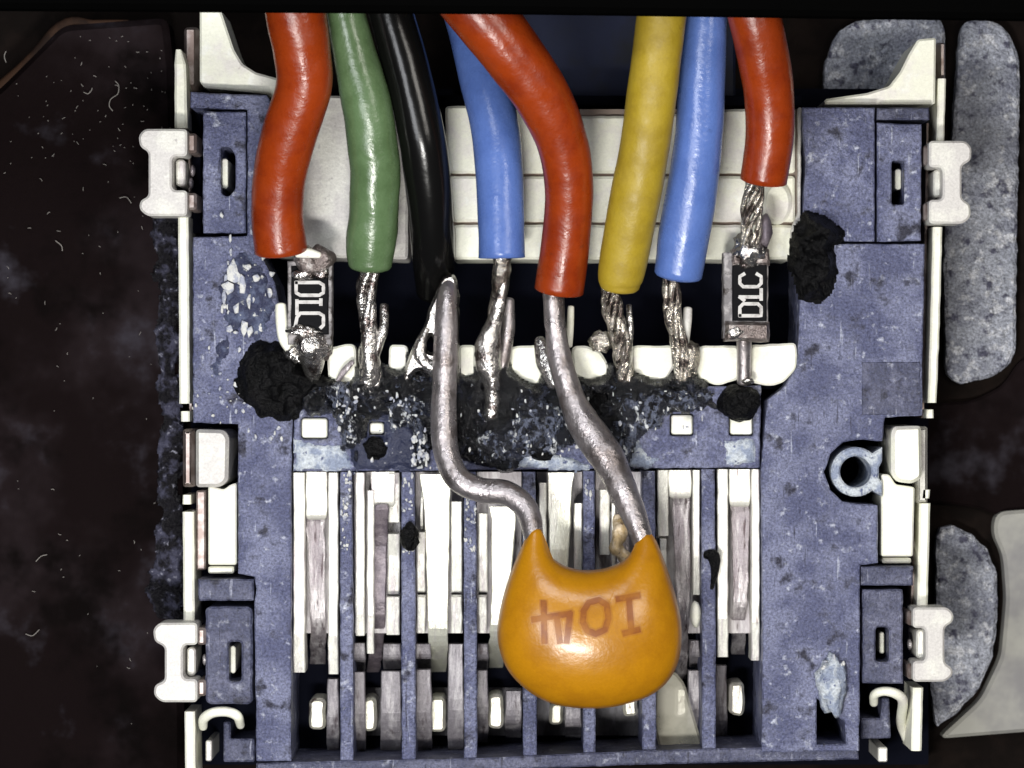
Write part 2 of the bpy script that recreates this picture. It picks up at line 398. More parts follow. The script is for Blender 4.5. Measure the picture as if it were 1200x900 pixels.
# ------------------------------------------------------------------ the connector
cx = thing('wire_connector', 'blue grey plastic connector with eight slots and pale metal contacts', 'connector', loc=(0, 0, -2.2))
Z = 0.0; D = -2.1
prism('cavity_floor', R(224, 104, 1088, 896), D, -1.55, CAVITY, cx, 0)
prism('back_wall', R(312, 112, 940, 124), D, -.9, CAVITY, cx, 1)
# left column
slotL1 = round_poly([(258, 172), (270, 172), (276, 182), (276, 222), (268, 231), (259, 228)], 4)
prism('side_frame', roughen([(223, 108), (312, 112), (320, 124), (318, 150), (310, 215), (300, 268), (306, 300), (322, 332), (331, 380), (338, 404), (344, 455), (341, 552), (341, 892), (300, 892), (300, 826), (298, 706), (300, 690), (298, 676), (279, 672), (279, 497), (226, 495), (226, 278), (290, 277), (290, 128), (223, 126)], .7), D, Z, PLASTIC, cx, 1.6)
prism('lug_block', roughen(R(238, 131, 288, 273), .6), D, -.06, PLASTIC, cx, 1.6, holes=[slotL1])
prism('pin', rrect(260, 186, 267, 221, 3), -1.5, -.35, CREAM, cx, 1)
prism('clip_pocket', R(224, 131, 235, 273), D, -.9, CAVITY, cx, 0)
prism('lug_block', roughen(rrect(241, 711, 296, 825, 7), .8), D, -.10, PLASTIC_D, cx, 2.5, holes=[rrect(268, 752, 283, 799, 4)])
prism('pin', rrect(270, 757, 276, 789, 3), -1.5, -.4, CREAM, cx, 1)
prism('step_bar', roughen(R(232, 679, 297, 704), .5), D, -.03, PLASTIC_D, cx, 2)
prism('corner_foot', round_poly([(262, 846), (270, 846), (270, 866), (298, 866), (298, 893), (262, 893)], 2), D, -.5, PLASTIC_D, cx, 2)
# right column
prism('side_frame', roughen([(937, 286), (1084, 286), (1081, 420), (1081, 487), (1037, 489), (1034, 517), (1006, 515), (988, 518), (973, 532), (966, 553), (973, 574), (988, 588), (1006, 591), (1029, 592), (1029, 660), (1008, 662), (1007, 880), (893, 882), (894, 740), (892, 552), (899, 470), (920, 452), (934, 430), (937, 380)], .6), D, Z, PLASTIC, cx, 1.6,
      holes=[[(957, 818), (972, 832), (990, 846), (992, 872), (957, 873)]])
prism('corner_panel', roughen([(940, 126), (1025, 126), (1025, 283), (940, 283), (944, 190), (941, 160)], .6), D, -.01, PLASTIC, cx, 1.4)
prism('top_bar', roughen(R(1028, 126, 1089, 140), .5), D, -.04, PLASTIC_D, cx, 2)
prism('lug_block', roughen([(1028, 144), (1080, 146), (1079, 282), (1028, 283)], .6), D, -.05, PLASTIC, cx, 1.6, holes=[rrect(1045, 188, 1060, 240, 3)])
prism('pin', rrect(1049, 198, 1056, 222, 3), -1.5, -.35, CREAM, cx, 1)
prism('lug_block', roughen(R(1011, 691, 1058, 801), .6), D, -.07, PLASTIC_D, cx, 2, holes=[rrect(1026, 735, 1042, 776, 4)])
prism('pin', rrect(1031, 741, 1036, 766, 2), -1.5, -.4, CREAM, cx, 1)
prism('step_bar', roughen(R(1009, 664, 1070, 686), .5), D, -.03, PLASTIC_D, cx, 2)
prism('corner_foot', round_poly([(1009, 842), (1032, 842), (1034, 818), (1042, 818), (1044, 865), (1009, 866)], 2), D, -.5, PLASTIC_D, cx, 2)
prism('panel_inlay', roughen(R(1010, 424, 1079, 486), .4), -.3, .012, PLASTIC_D, cx, 1.2)
# boss in its groove
ring = [(1003 + 29 * math.cos(math.radians(a)), 553 + 29 * math.sin(math.radians(a))) for a in range(48, 313, 8)] + [(1034, 524), (1034, 540), (1030, 548), (1030, 560), (1034, 566), (1034, 582)]
prism('screw_boss', ring, D, -.03, PLASTIC_W, cx, 2, holes=[[(1003 + 18.5 * math.cos(math.radians(a)), 553 + 18.5 * math.sin(math.radians(a))) for a in range(0, 360, 15)]])
blob('broken_chip', 975, 802, .06, 17, 34, .12, PLASTIC_W, cx, .35, 1.8, 3, 3)
# middle bar with windows
winds = [rrect(352, 489, 385, 515, 5), rrect(432, 494, 451, 510, 3), rrect(785, 485, 813, 511, 3), rrect(854, 485, 883, 511, 3)]
prism('cross_bar', roughen([(345, 456), (600, 454), (892, 452), (890, 548), (700, 549), (560, 551), (344, 552)], .7), D, -.02, PLASTIC, cx, 1.6, holes=winds)
for w in winds:
    xs = [q[0] for q in w]; ys = [q[1] for q in w]
    prism('window_contact', rrect(min(xs) + 1.5, min(ys) + 1.5, max(xs) - 1.5, max(ys) - 1.5, 3), -1, -.10, CREAM, cx, 1.5)
# bottom bar
prism('bottom_rail', roughen([(342, 893), (560, 889), (760, 879), (1006, 874), (1006, 890), (760, 896), (560, 903), (300, 910), (300, 895)], .5), D, -.06, PLASTIC_D, cx, 2)
# dividers
for x0, x1, y0 in ((398, 413, 553), (470, 486, 553), (543, 558, 553), (612, 628, 553), (683, 697, 552), (752, 768, 552), (822, 838, 550)):
    ribbon('divider', [((x0 + x1) / 2, y0, -.05, x1 - x0 - 1), ((x0 + x1) / 2 + .5, 700, -.06, x1 - x0), ((x0 + x1) / 2 + 1, 892, -.12, x1 - x0)], PLASTIC, cx, th=1.45, seed=x0, bev=1.6)
# cream strip behind the solder joints
CPADS = ([(382, 408), (416, 402), (418, 440), (404, 456), (386, 450)], [(456, 404), (478, 404), (477, 430), (468, 436), (455, 432)],
             [(538, 404), (557, 404), (557, 440), (546, 443), (538, 438)], [(598, 406), (634, 404), (636, 440), (630, 453), (612, 446), (598, 434)],
             [(670, 406), (688, 405), (704, 412), (714, 428), (712, 440), (690, 447), (672, 440)], [(740, 405), (790, 405), (790, 432), (780, 445), (766, 446), (740, 436)],
             [(820, 405), (866, 405), (866, 444), (840, 452), (818, 444), (814, 430)], [(879, 404), (934, 402), (934, 430), (922, 446), (904, 453), (879, 448)])
for poly in CPADS:
    prism('cream_pad', roughen(round_poly(poly, 7), .6, 5), -1.2, -.04, CREAM, cx, 2.5)
prism('strip_bed', R(344, 402, 936, 456), D, -.5, CAVITY, cx, 0)
# terminal block at the back
prism('terminal_bed', R(524, 128, 936, 302), D, -.30, M('tan_bed', (.22, .17, .14), .6), cx, 0)
def slab(poly, z=-.22, m=None, bev=3, name='terminal_slab'): return prism(name, roughen(round_poly(poly, 5), .5), D, z, m or CREAM, cx, bev)
slab([(522, 124), (560, 124), (680, 136), (760, 136), (850, 128), (932, 126), (932, 203), (522, 203)])
slab([(526, 206.5), (932, 206.5), (932, 260), (530, 260)])
slab([(531, 263.5), (930, 263.5), (930, 304), (532, 304)])
slab([(935, 126), (939, 126), (938, 300), (926, 300), (926, 268), (935, 250)], -.15, CLIP, 1, 'terminal_edge')
prism('round_button', [(911 + 17 * math.cos(math.radians(a)), 238 + 25 * math.sin(math.radians(a))) for a in range(0, 360, 15)], -.5, -.12, CREAM, cx, 4)
slab([(318, 112), (478, 112), (478, 304), (318, 300)], -.26, CLIP, 3)
# metal shell: rails, clips, latches, brackets, hooks
def rail(pts): ribbon('shell_rail', pts, CREAM, cx, th=.9, wob=.5, bev=3)
rail([(209, 58, -.35, 6), (211, 75, -.3, 13), (212, 150, -.3, 15)])
rail([(214.5, 254, -.3, 12), (215.5, 360, -.3, 12), (216, 473, -.3, 12)]); rail([(217, 482, -.35, 10), (217, 494, -.35, 10)])
rail([(220.5, 600, -.3, 13), (221.5, 735, -.3, 13)]); rail([(222, 834, -.3, 12), (223, 912, -.3, 12)]); rail([(219, 580, -.4, 9), (219, 591, -.4, 10)])
rail([(1104, 92, -.3, 9), (1102, 165, -.3, 9)]); rail([(1099, 266, -.3, 11), (1096, 380, -.3, 11), (1092.5, 472, -.3, 10)])
rail([(1090, 480, -.35, 8), (1090, 490, -.35, 8)]); rail([(1085, 574, -.3, 10), (1084, 584, -.3, 10)]); rail([(1084, 590, -.3, 13), (1081, 712, -.3, 12)]); rail([(1076, 806, -.3, 12), (1074, 880, -.3, 12)])
for pts in ([(224, 106), (226, 490)], [(229, 598), (232, 735)], [(1090, 144), (1084, 490)], [(1077, 590), (1071, 712)]):
    (xa, ya), (xb, yb) = pts
    prism('shell_wall', [(xa - 4, ya), (xa - 1.5, ya), (xb - 1.5, yb), (xb - 4, yb)], D, -.7, BEND, cx, 0)
def clip(x0, y0, x1, y1, side, wy0, wy1, waist, ny0, ny1, nx):
    """I-shaped tab with one waist and one notch; side -1: waist on the left"""
    if side < 0:
        p = [(x0 + 6, y0), (x1, y0), (x1, ny0), (nx + 3, ny0), (nx, ny0 + 4), (nx, ny1 - 4), (nx + 3, ny1), (x1, ny1), (x1, y1), (x0 + 9, y1), (x0, y1 - 8), (x0 + 1, wy1 + 5), (waist, wy1), (waist, wy0), (x0 + 1, wy0 - 6), (x0 - 1, y0 + 8)]
    else:
        p = [(x0, y0), (x1 - 6, y0), (x1 + 1, y0 + 8), (x1, wy0 - 6), (waist, wy0), (waist, wy1), (x1 - 1, wy1 + 6), (x1, y1 - 8), (x1 - 9, y1), (x0, y1), (x0, ny1), (nx - 3, ny1), (nx, ny1 - 4), (nx, ny0 + 4), (nx - 3, ny0), (x0, ny0)]
    c = prism('shell_clip', round_poly(p, 5), -.45, .12, CLIP, cx, 2.5, label=None)
    return c
clip(163, 151, 219, 253, -1, 178, 230, 174, 183, 223, 201)
clip(180, 730, 231, 823, -1, 758, 798, 193, 756, 796, 214)
clip(1089, 165, 1138, 262, 1, 194, 233, 1127, 196, 234, 1105)
clip(1070, 712, 1117, 799, 1, 735, 777, 1107, 736, 775, 1085)
for x0, y0, x1, y1 in ((219, 156, 230, 179), (219, 226, 230, 246), (231, 736, 241, 756), (231, 797, 241, 816), (1083, 170, 1089, 193), (1083, 238, 1089, 258), (1064, 716, 1070, 733), (1064, 778, 1070, 796)):
    prism('clip_bend', rrect(x0, y0, x1, y1, 3), -.8, -.05, BEND, cx, 3, bz=.06)
for x0, y0, x1, y1 in ((206, 187, 217, 218), (219, 759, 229, 792), (1094, 199, 1103, 231), (1074, 738, 1083, 772)):
    prism('clip_tongue', rrect(x0, y0, x1, y1, 4), -1, -.18, PALE, cx, 2)
for x, y in ((226, 200), (240, 773), (1066, 755), (224, 215)):
    blob('clip_glint', x, y, -.5, 3, 7, .1, LILAC, cx, .2, 1, x, 2)
prism('latch', round_poly([(229, 503), (262, 504), (268, 512), (267, 563), (258, 571), (229, 571)], 5), D, -.02, CLIP, cx, 4, bz=.07)
prism('latch_bend', rrect(213, 503, 227, 571, 3), D, -.25, BEND, cx, 5, bz=.15)
prism('latch_tab', round_poly([(244, 569), (262, 574), (270, 568), (277, 566), (277, 662), (244, 662)], 3), D, -.12, CREAM, cx, 2)
prism('latch_lip', rrect(244, 664, 274, 672, 2), D, -.3, CREAM, cx, 2)
prism('latch_bend', rrect(230, 575, 241, 668, 2), D, -.5, BEND, cx, 2)
prism('latch', round_poly([(1048, 500), (1080, 499), (1081, 560), (1070, 567), (1052, 565), (1045, 556), (1045, 508)], 5), D, -.02, CREAM, cx, 4, bz=.07)
prism('latch_bend', rrect(1074, 500, 1088, 590, 3), D, -.3, CLIP, cx, 4, bz=.1)
prism('latch_tab', round_poly([(1033, 556), (1042, 556), (1050, 568), (1072, 571), (1070, 652), (1033, 652)], 3), D, -.12, CREAM, cx, 2)
prism('latch_lip', rrect(1034, 654, 1068, 660, 2), D, -.3, CREAM, cx, 2)
prism('shell_bracket', round_poly([(234, 10), (258, 10), (266, 34), (274, 58), (284, 75), (300, 85), (326, 92), (327, 104), (322, 119), (313, 110), (285, 107), (240, 103), (234, 96)], 3), -1.6, -.25, CREAM, cx, 2.5)
prism('shell_bracket', round_poly([(1076, 46), (1097, 44), (1096, 122), (966, 122), (967, 116), (1016, 109), (1042, 101), (1055, 84), (1066, 62)], 3), -1.6, -.25, CREAM, cx, 2.5)
prism('bracket_bend', rrect(214, 30, 232, 104, 5), -1.6, -.8, BEND, cx, 5, bz=.2)
prism('bracket_bend', rrect(1099, 48, 1110, 92, 4), -1.6, -.8, BEND, cx, 4, bz=.2)
tube('shell_hook', [(238, 852, -.5, 5), (239, 842, -.35, 6), (250, 835, -.25, 6), (266, 834, -.25, 6), (278, 839, -.25, 6), (282, 850, -.45, 5)], CREAM, cx, seg=12)
tube('shell_hook', [(1024, 824, -.5, 5), (1025, 814, -.35, 5.5), (1036, 810, -.25, 5.5), (1050, 813, -.25, 6), (1058, 822, -.4, 6), (1056, 846, -.9, 6), (1062, 866, -1.1, 5)], CREAM, cx, seg=12)
prism('pin', rrect(241, 868, 248, 892, 2), D, -.5, PALE, cx, 1.5); prism('pin', rrect(1029, 876, 1040, 893, 2), D, -.5, PALE, cx, 1.5)

TIP = M('bright_contact_tip', (.84, .82, .68), .32, .2, ((.74, .70, .62), 4, .44, .62), ((.22, .17, .15), 6, .60, .70), (8, .5, .04), stretch=(1.5, .8, 1))
GAP_FILL = M('grey_gap_fill', (.42, .39, .40), .45, .2, ((.62, .6, .6), 4, .45, .65), ((.12, .1, .1), 5, .58, .72), (10, .5, .04), stretch=(2.5, .5, 1))
LOW_REFLECT = M('painted_slot_reflection', (.045, .042, .048), .5, .2, ((.13, .125, .14), 2.5, .45, .65), None, (6, .4, .05), stretch=(1.5, .6, 1))
for x0, x1 in ((343, 397), (414, 469), (487, 542), (559, 611), (629, 682), (698, 751), (769, 821), (839, 891)):
    prism('slot_light_fill', R(x0, 553, x1, 742), D, -.62, GAP_FILL, cx, 0)  # sheet added so the gaps between contacts turn grey instead of black
    if 400 < x0 < 800: prism('slot_light_fill', R(x0, 806, x1, 862), D, -1.48, LOW_REFLECT, cx, 0)  # blurred reflections in the slot bottoms, put in as a dim sheet
LEAFM = M('grey_contact_leaf', (.20, .185, .20), .42, .25, ((.36, .34, .35), 3, .46, .64), ((.07, .055, .06), 4, .56, .72), (8, .6, .04), stretch=(2.4, .4, 1), grain=.2)
# contacts in the eight slots
def contact(pts, m, tip, tz=-.85, label=None):
    c = ribbon('contact', pts, m, cx, th=.08, wob=1.6, seed=pts[0][0], label=label)
    if tip:
        x0, y0, x1, y1 = tip
        prism('tip', roughen(rrect(x0, y0, x1, y1, 6), .8, 4), -1.7, tz, TIP, c, 3.5, bz=.1)
def plate(x, y0, y1, w, w2=None):
    ribbon('contact_plate', [(x, y0, -.13, w), (x, y1 - 12, -.17, w2 or w), (x, y1 - 3, -.2, (w2 or w) - 2), (x, y1, -.26, (w2 or w) - 6)], PALE, cx, th=.2, wob=1.0, seed=x)
def crails(*r):
    for x0, x1, y0, y1 in r:
        c = (x0 + x1) / 2
        ribbon('contact_rail', [(c, y0, -.12, x1 - x0 - 1.5), (c, y1 - 45, -.22, x1 - x0 - 1.5), (c, y1, -.34, x1 - x0 - 1.5)], PALE, cx, th=.5, seed=x0)
def low(*r):
    for x0, x1, y0, y1, z in r:
        ribbon('lower_leaf', [((x0 + x1) / 2, y0, z, x1 - x0 - 1.5), ((x0 + x1) / 2, y0 * .4 + y1 * .6, z - .08, x1 - x0 + .5), ((x0 + x1) / 2, y1 - 14, z - .4, x1 - x0 + .5), ((x0 + x1) / 2, y1, z - .8, x1 - x0 - 1)], LEAFM, cx, th=.2, seed=x0)
crails((343, 358, 554, 788), (384, 397, 554, 790))
plate(371, 553, 609, 25); contact([(370, 606, -.30, 23), (370, 622, -.34, 21), (372, 700, -.4, 18), (373, 735, -.5, 18), (373, 756, -.85, 18), (372, 775, -1.45, 18), (372, 795, -2.1, 18)], LILAC, (362, 819, 381, 856))
low((383, 397, 796, 884, -.7))
crails((416, 428, 554, 745), (429.5, 439, 575, 766), (454, 469, 554, 612), (454, 469, 626, 696), (452, 469, 700, 744))
plate(449, 553, 594, 29, 27); contact([(447, 590, -.16, 8), (447, 597, -.12, 17), (446, 640, -.42, 16), (443, 720, -.5, 17), (440, 766, -1.0, 16), (437, 786, -1.5, 15), (436, 806, -2.1, 15)], DARKC, (425, 818, 441, 857), label='darkened contact leaf in the second slot')
low((414, 428, 754, 786, -.42), (449, 470, 755, 784, -.42), (414, 428, 788, 884, -.55), (446, 470, 787, 884, -.55))
crails((488, 499, 624, 694), (488, 499, 700, 742), (528, 542, 588, 694), (528, 542, 700, 742), (492, 497, 583, 620))
contact([(510, 556, -.12, 38), (512, 600, -.16, 30), (513, 690, -.26, 25), (513, 745, -.36, 23), (514, 768, -.75, 20), (514, 785, -1.45, 18), (514, 800, -2.1, 17)], TONGUE, (503, 817, 522, 858))
low((487, 505, 755, 783, -.42), (525, 543, 755, 884, -.5), (487, 506, 785, 884, -.5))
crails((560, 572, 602, 694), (560, 571, 700, 742))
contact([(588, 594, -.14, 30), (590, 620, -.18, 28), (587, 690, -.28, 22), (583, 740, -.36, 18), (581, 762, -.75, 17), (581, 780, -1.45, 16), (581, 796, -2.1, 16)], TONGUE, (572, 814, 590, 854))
low((559, 572, 755, 784, -.42), (558, 572, 786, 870, -.6), (592, 611, 810, 866, -.8))
crails((631, 641, 566, 690), (672, 683, 590, 700))
contact([(657, 554, -.12, 32), (656, 585, -.16, 28), (655, 660, -.2, 22), (653, 740, -.36, 20), (652, 790, -1.0, 16)], TONGUE, (644, 824, 660, 850), -1.2)
low((662, 681, 826, 866, -.8))
crails((702, 715, 574, 650), (716, 722, 590, 690))
contact([(724, 600, -.3, 18), (726, 640, -.3, 22), (728, 740, -.4, 20), (728, 800, -1.2, 18)], LILAC, (730, 810, 747, 840), -1.0)
crails((770, 784, 551, 628), (811, 821, 551, 697), (773, 782, 632, 690))
plate(797, 551, 584, 27); contact([(797, 580, -.25, 24), (798, 600, -.34, 20), (800, 680, -.4, 18), (800, 735, -.5, 14), (799, 770, -1.1, 14), (798, 796, -1.5, 14)], LILAC, (791, 805, 806, 841))
blob('solder_bead', 815, 720, -.25, 6.5, 16, .1, CREAM, cx, .08, 1, 2, 3)
low((808, 820, 751, 782, -.4), (806, 820, 786, 876, -.8))
crails((840, 854, 550, 770), (880, 891, 550, 774))
plate(867, 550, 594, 25); contact([(867, 590, -.28, 23), (868, 600, -.36, 22), (868, 680, -.42, 18), (866, 718, -.5, 16), (866, 745, -1.0, 16), (865, 765, -1.5, 16), (865, 785, -2.1, 16)], LILAC, (855, 800, 873, 839))
low((838, 852, 780, 874, -1.0))

# ------------------------------------------------------------------ residue
crust('charred_flux', [(348, 452), (368, 446), (392, 450), (420, 424), (470, 420), (540, 428), (590, 426), (640, 440), (700, 424), (760, 432), (830, 440), (842, 478), (800, 480), (782, 484), (758, 500), (742, 524), (738, 549), (700, 530), (660, 524), (622, 534), (600, 552), (560, 548), (530, 530), (500, 525), (488, 500), (452, 486), (424, 520), (416, 552), (405, 490), (350, 482)], -.02, .24, FLUX, None, step=2.4, edge=7, wob=9, f=7, seed=2, holes=winds + [offset(p if area(p) > 0 else p[::-1], 1.5) for p in CPADS], kind='stuff', label='glossy charred flux crusted across the middle bar under the solder joints')
crust('charred_flux', [(408, 498), (430, 484), (470, 492), (495, 508), (500, 545), (494, 551), (416, 552), (410, 530)], .0, .06, M('dark_navy_flux', (.012, .016, .045), .35, 0, ((.03, .036, .075), 5, .4, .65), ((.5, .5, .5), 18, .67, .72), (16, .7, .05)), None, step=3, edge=8, wob=6, f=4, seed=12, holes=winds, kind='stuff', label='smooth navy black flux patch below the second joint')
crust('flux_residue', [(258, 350), (272, 310), (296, 296), (316, 330), (318, 370), (300, 398), (284, 380), (272, 400), (254, 440), (250, 420), (268, 386)], 0, .07, M('grey_flux_film', (.035, .04, .085), .35, 0, ((.1, .12, .2), 8, .45, .65), ((.62, .63, .6), 11, .62, .69), (18, .9, .06)), None, step=3, edge=8, wob=11, f=6, seed=6, kind='stuff', label='grey and white flux film on the left column of the connector')
for k, pl in enumerate(([(604, 532), (632, 524), (662, 534), (690, 544), (690, 550), (604, 550)], [(722, 508), (744, 502), (754, 528), (778, 538), (764, 548), (722, 548)], [(846, 515), (884, 514), (888, 545), (850, 545)])):
    crust('white_flux', pl, -.02, .05, PLASTIC_W, None, step=3, edge=6, wob=5, f=5, seed=50 + k, kind='stuff', label=('pale blue film on the middle bar between the capacitor leads', 'pale blue film on the middle bar right of the straight capacitor lead', 'faint pale film on the right end of the middle bar')[k])
FP = (([(384, 452), (410, 446), (418, 480), (424, 520), (402, 524), (392, 490)], 31, 'streaky grey flux right of the large burnt lump'),
      ([(452, 474), (478, 462), (498, 474), (506, 520), (498, 550), (484, 548), (482, 510), (458, 500)], 32, 'streaky grey flux left of the bent capacitor lead'),
      ([(560, 508), (590, 498), (640, 468), (660, 480), (672, 520), (650, 532), (600, 534), (570, 545), (556, 530)], 33, 'streaky grey flux between the two capacitor leads'),
      ([(722, 470), (748, 455), (800, 456), (836, 462), (820, 480), (790, 480), (770, 496), (744, 520), (736, 546), (722, 540)], 34, 'streaky grey flux right of the straight capacitor lead'))
for poly, sd, lb in FP:
    crust('flux_film', poly, .10, .16, FILM, None, step=2.2, edge=9, wob=8, f=8, seed=sd, holes=winds, kind='stuff', label=lb)
crust('white_flux', [(344, 516), (402, 518), (412, 535), (412, 551), (345, 551)], -.02, .03, PLASTIC_W, None, step=3, edge=6, wob=5, f=5, seed=9, kind='stuff', label='chalky white film on the middle bar above the first slot')
def burnt(cx_, cy_, z, rx, ry, rz, label, seed, amp=.24, f=1.3):
    return blob('burnt_flux', cx_, cy_, z, rx, ry, rz, BURNT, None, amp, f, seed, 5, label, None, 'flux lump', 'burnt flux lumps on the connector')
crust('burnt_flux', [(276, 424), (296, 402), (322, 396), (342, 408), (358, 428), (392, 446), (388, 458), (362, 470), (352, 488), (330, 498), (304, 490), (284, 474), (272, 448)], -.01, .30, BURNT, None, step=2.5, edge=16, wob=6, f=2.2, seed=17, base=.10, label='large black burnt flux lump below the left resistor', cat='flux lump', group='burnt flux lumps on the connector')
burnt(866, 472, .02, 25, 21, .2, 'small round black flux lump under the right resistor pin', 2, .18)
def chunk():
    poly = [(932, 262), (944, 246), (968, 252), (988, 268), (992, 284), (976, 290), (984, 316), (978, 344), (962, 358), (938, 352), (930, 330), (922, 312), (926, 284)]
    o = crust('burnt_flux', poly, 0, .34, BURNT, None, step=2.5, edge=14, wob=3, f=3.4, seed=21, base=.06, label='jagged charcoal chunk stuck to the connector right of the right resistor', cat='flux lump', group='burnt flux lumps on the connector')
chunk()
for x, y, rx, ry, s in ((440, 525, 16, 14, 5), (480, 630, 11, 16, 6), (632, 505, 15, 12, 7), (636, 530, 14, 10, 8), (700, 470, 14, 18, 9)):
    blob('burnt_flux', x, y, .02, rx, ry, .1, BURNT, None, .3, 1.7, s, 3, {5: 'black flux bead on the navy patch above the second slot', 6: 'black flux bead on the divider beside the wide third contact', 7: 'upper black flux bead between the two capacitor leads', 8: 'lower black flux bead between the two capacitor leads', 9: 'black flux bead right of the straight capacitor lead'}[s], None, 'flux lump', 'burnt flux lumps on the connector')
crumbs = []
rnd = random.Random(5)
def crumb(x, y, z, r):
    n = rnd.randint(4, 7); a0 = rnd.uniform(0, 6.28); sx = rnd.uniform(.5, 1.3); sy = rnd.uniform(.7, 1.9)
    p = [(x + r * sx * rnd.uniform(.5, 1.25) * math.cos(a0 + 6.283 * k / n), y + r * sy * rnd.uniform(.5, 1.25) * math.sin(a0 + 6.283 * k / n)) for k in range(n)]
    V, F = prism_data(p, z - .03, z + rnd.uniform(.01, .05), min(.7, r * .3)); t = Vector((rnd.uniform(-.35, .35), rnd.uniform(-.35, .35)))
    c = P(x, y, z); crumbs.append(([Vector((v.x, v.y, v.z + (v.x - c.x) * t.x + (v.y - c.y) * t.y)) for v in V], F))
for x, y, r in ((274, 322, 9), (268, 338, 8), (284, 333, 7), (292, 352, 6), (262, 346, 6), (277, 362, 5), (290, 312, 5), (316, 342, 5), (300, 326, 4), (286, 384, 5), (292, 388, 4)): crumb(x, y, .06, r)
for _ in range(34): crumb(rnd.gauss(284, 22), rnd.gauss(340, 42), .02, rnd.uniform(1.2, 4.2))
for _ in range(26): crumb(rnd.gauss(268, 18), rnd.gauss(460, 28), .01, rnd.uniform(.8, 2.6))
for x, y in ((291, 505), (299, 512), (322, 508), (330, 514), (326, 502), (317, 514)): crumb(x, y, .01, rnd.uniform(2, 4))
for _ in range(24): crumb(rnd.uniform(395, 610), rnd.uniform(458, 548), .17, rnd.uniform(.8, 2.6))
for _ in range(26): crumb(rnd.uniform(600, 690), rnd.uniform(456, 540), .2, rnd.uniform(.8, 2.6))
for _ in range(18): crumb(rnd.uniform(715, 830), rnd.uniform(456, 505), .18, rnd.uniform(.8, 2.2))
for _ in range(34): crumb(rnd.gauss(490, 6), rnd.uniform(500, 548), .2, rnd.uniform(1.5, 4))
for _ in range(26): crumb(rnd.uniform(392, 420), rnd.uniform(452, 520), .2, rnd.uniform(1, 3))
for _ in range(18): crumb(rnd.uniform(456, 488), rnd.uniform(462, 500), .2, rnd.uniform(1, 3.2))
for x0 in (405, 478, 551):
    for _ in range(30): crumb(x0 + rnd.uniform(-6, 6), rnd.uniform(555, 650), -.05, rnd.uniform(1, 3.2))
for _ in range(10): crumb(690 + rnd.uniform(-5, 5), rnd.uniform(556, 620), -.05, rnd.uniform(1, 3))
for _ in range(8): crumb(rnd.uniform(958, 990), rnd.uniform(768, 784), .1, rnd.uniform(1.5, 3))
V, F = join(crumbs); link('flux_crumbs', V, F, CRUMB, None, True, 'white flux crumbs scattered over the connector', 'stuff')
g = tube('gold_solder', [(724, 606, -.12, 6), (728, 622, -.05, 8), (722, 640, -.02, 9), (734, 652, -.08, 8)], M('golden_flux', (.52, .38, .2), .35, .3, ((.75, .62, .45), 9, .45, .6), ((.12, .07, .04), 10, .6, .7), (14, .8, .05)), None, 'golden brown solder splash beside the right capacitor lead', None, 'solder splash', bump=.6, bf=5)

# ------------------------------------------------------------------ wires
def wire(name, label, m, path, group='insulated wires soldered to the connector', **k):
    z0 = path[-1]
    w = thing(name, label, 'wire', group, P(z0[0], z0[1], z0[2]))
    tube('insulation', path, m, w, cap=k.get('cap', .12), n=9, seg=28, bump=k.get('bump', .03), bf=1.6, seed=path[0][0])
    return w
w1 = wire('red_wire', 'leftmost red wire ending above the left resistor', RED, [(340, -60, 1.6, 35), (346, 10, 1.5, 35), (354, 60, 1.35, 33), (356, 100, 1.2, 32), (341, 150, 1.0, 32), (329, 200, .8, 31), (325, 250, .62, 30), (329, 294, .5, 31)], cap=.15)
w2 = wire('green_wire', 'olive green wire between the leftmost red wire and the black wire', GREEN, [(395, -60, 1.2, 21), (402, 0, 1.15, 22), (412, 50, 1.05, 24), (425, 100, .95, 27), (434, 150, .85, 29), (440, 200, .7, 29), (438, 250, .55, 29), (435, 285, .45, 29), (434, 312, .4, 25)], cap=.3, bump=.08)
w3 = wire('black_wire', 'black wire right of the green wire running into the dark cavity', BLACK, [(440, -60, 1.0, 26), (455, 5, .95, 26), (476, 80, .85, 27), (492, 150, .75, 27), (500, 200, .6, 27), (505, 250, .4, 26), (508, 300, .1, 25), (509, 340, -.3, 22)])
w4 = wire('blue_wire', 'blue wire passing under the middle red wire', BLUE, [(520, -70, -.2, 27), (548, 20, .0, 27), (566, 90, .25, 28), (580, 150, .38, 28), (585, 200, .42, 28), (587, 250, .42, 27), (588, 302, .4, 27)], cap=.05)
w5 = wire('red_wire', 'middle red wire slanting over the blue wire, feeding the straight capacitor lead', RED, [(505, -60, 1.9, 35), (556, 6, 1.8, 36), (600, 62, 1.6, 35), (638, 118, 1.35, 32), (660, 170, 1.1, 29), (667, 220, .9, 28), (663, 280, .68, 28), (655, 340, .5, 29)], cap=.08)
w6 = wire('yellow_wire', 'yellow wire left of the second blue wire', YELLOW, [(788, -70, 1.7, 28), (777, 5, 1.6, 28), (766, 95, 1.4, 28.5), (754, 180, 1.15, 28.5), (740, 255, .9, 29), (728, 318, .66, 27), (726, 336, .6, 23)], cap=.25)
w7 = wire('blue_wire', 'blue wire immediately right of the yellow wire', BLUE, [(830, -60, 1.2, 22), (828, 10, 1.15, 24), (823, 80, 1.0, 27), (820, 150, .85, 28), (812, 215, .7, 29), (802, 275, .55, 30), (795, 322, .45, 28)], cap=.25)
w8 = wire('red_wire', 'short rightmost red wire ending above the right resistor', RED, [(866, -60, 1.4, 29), (881, 5, 1.35, 30), (893, 60, 1.15, 30), (901, 110, .95, 29), (902, 160, .8, 28), (895, 212, .65, 27)], cap=.1)
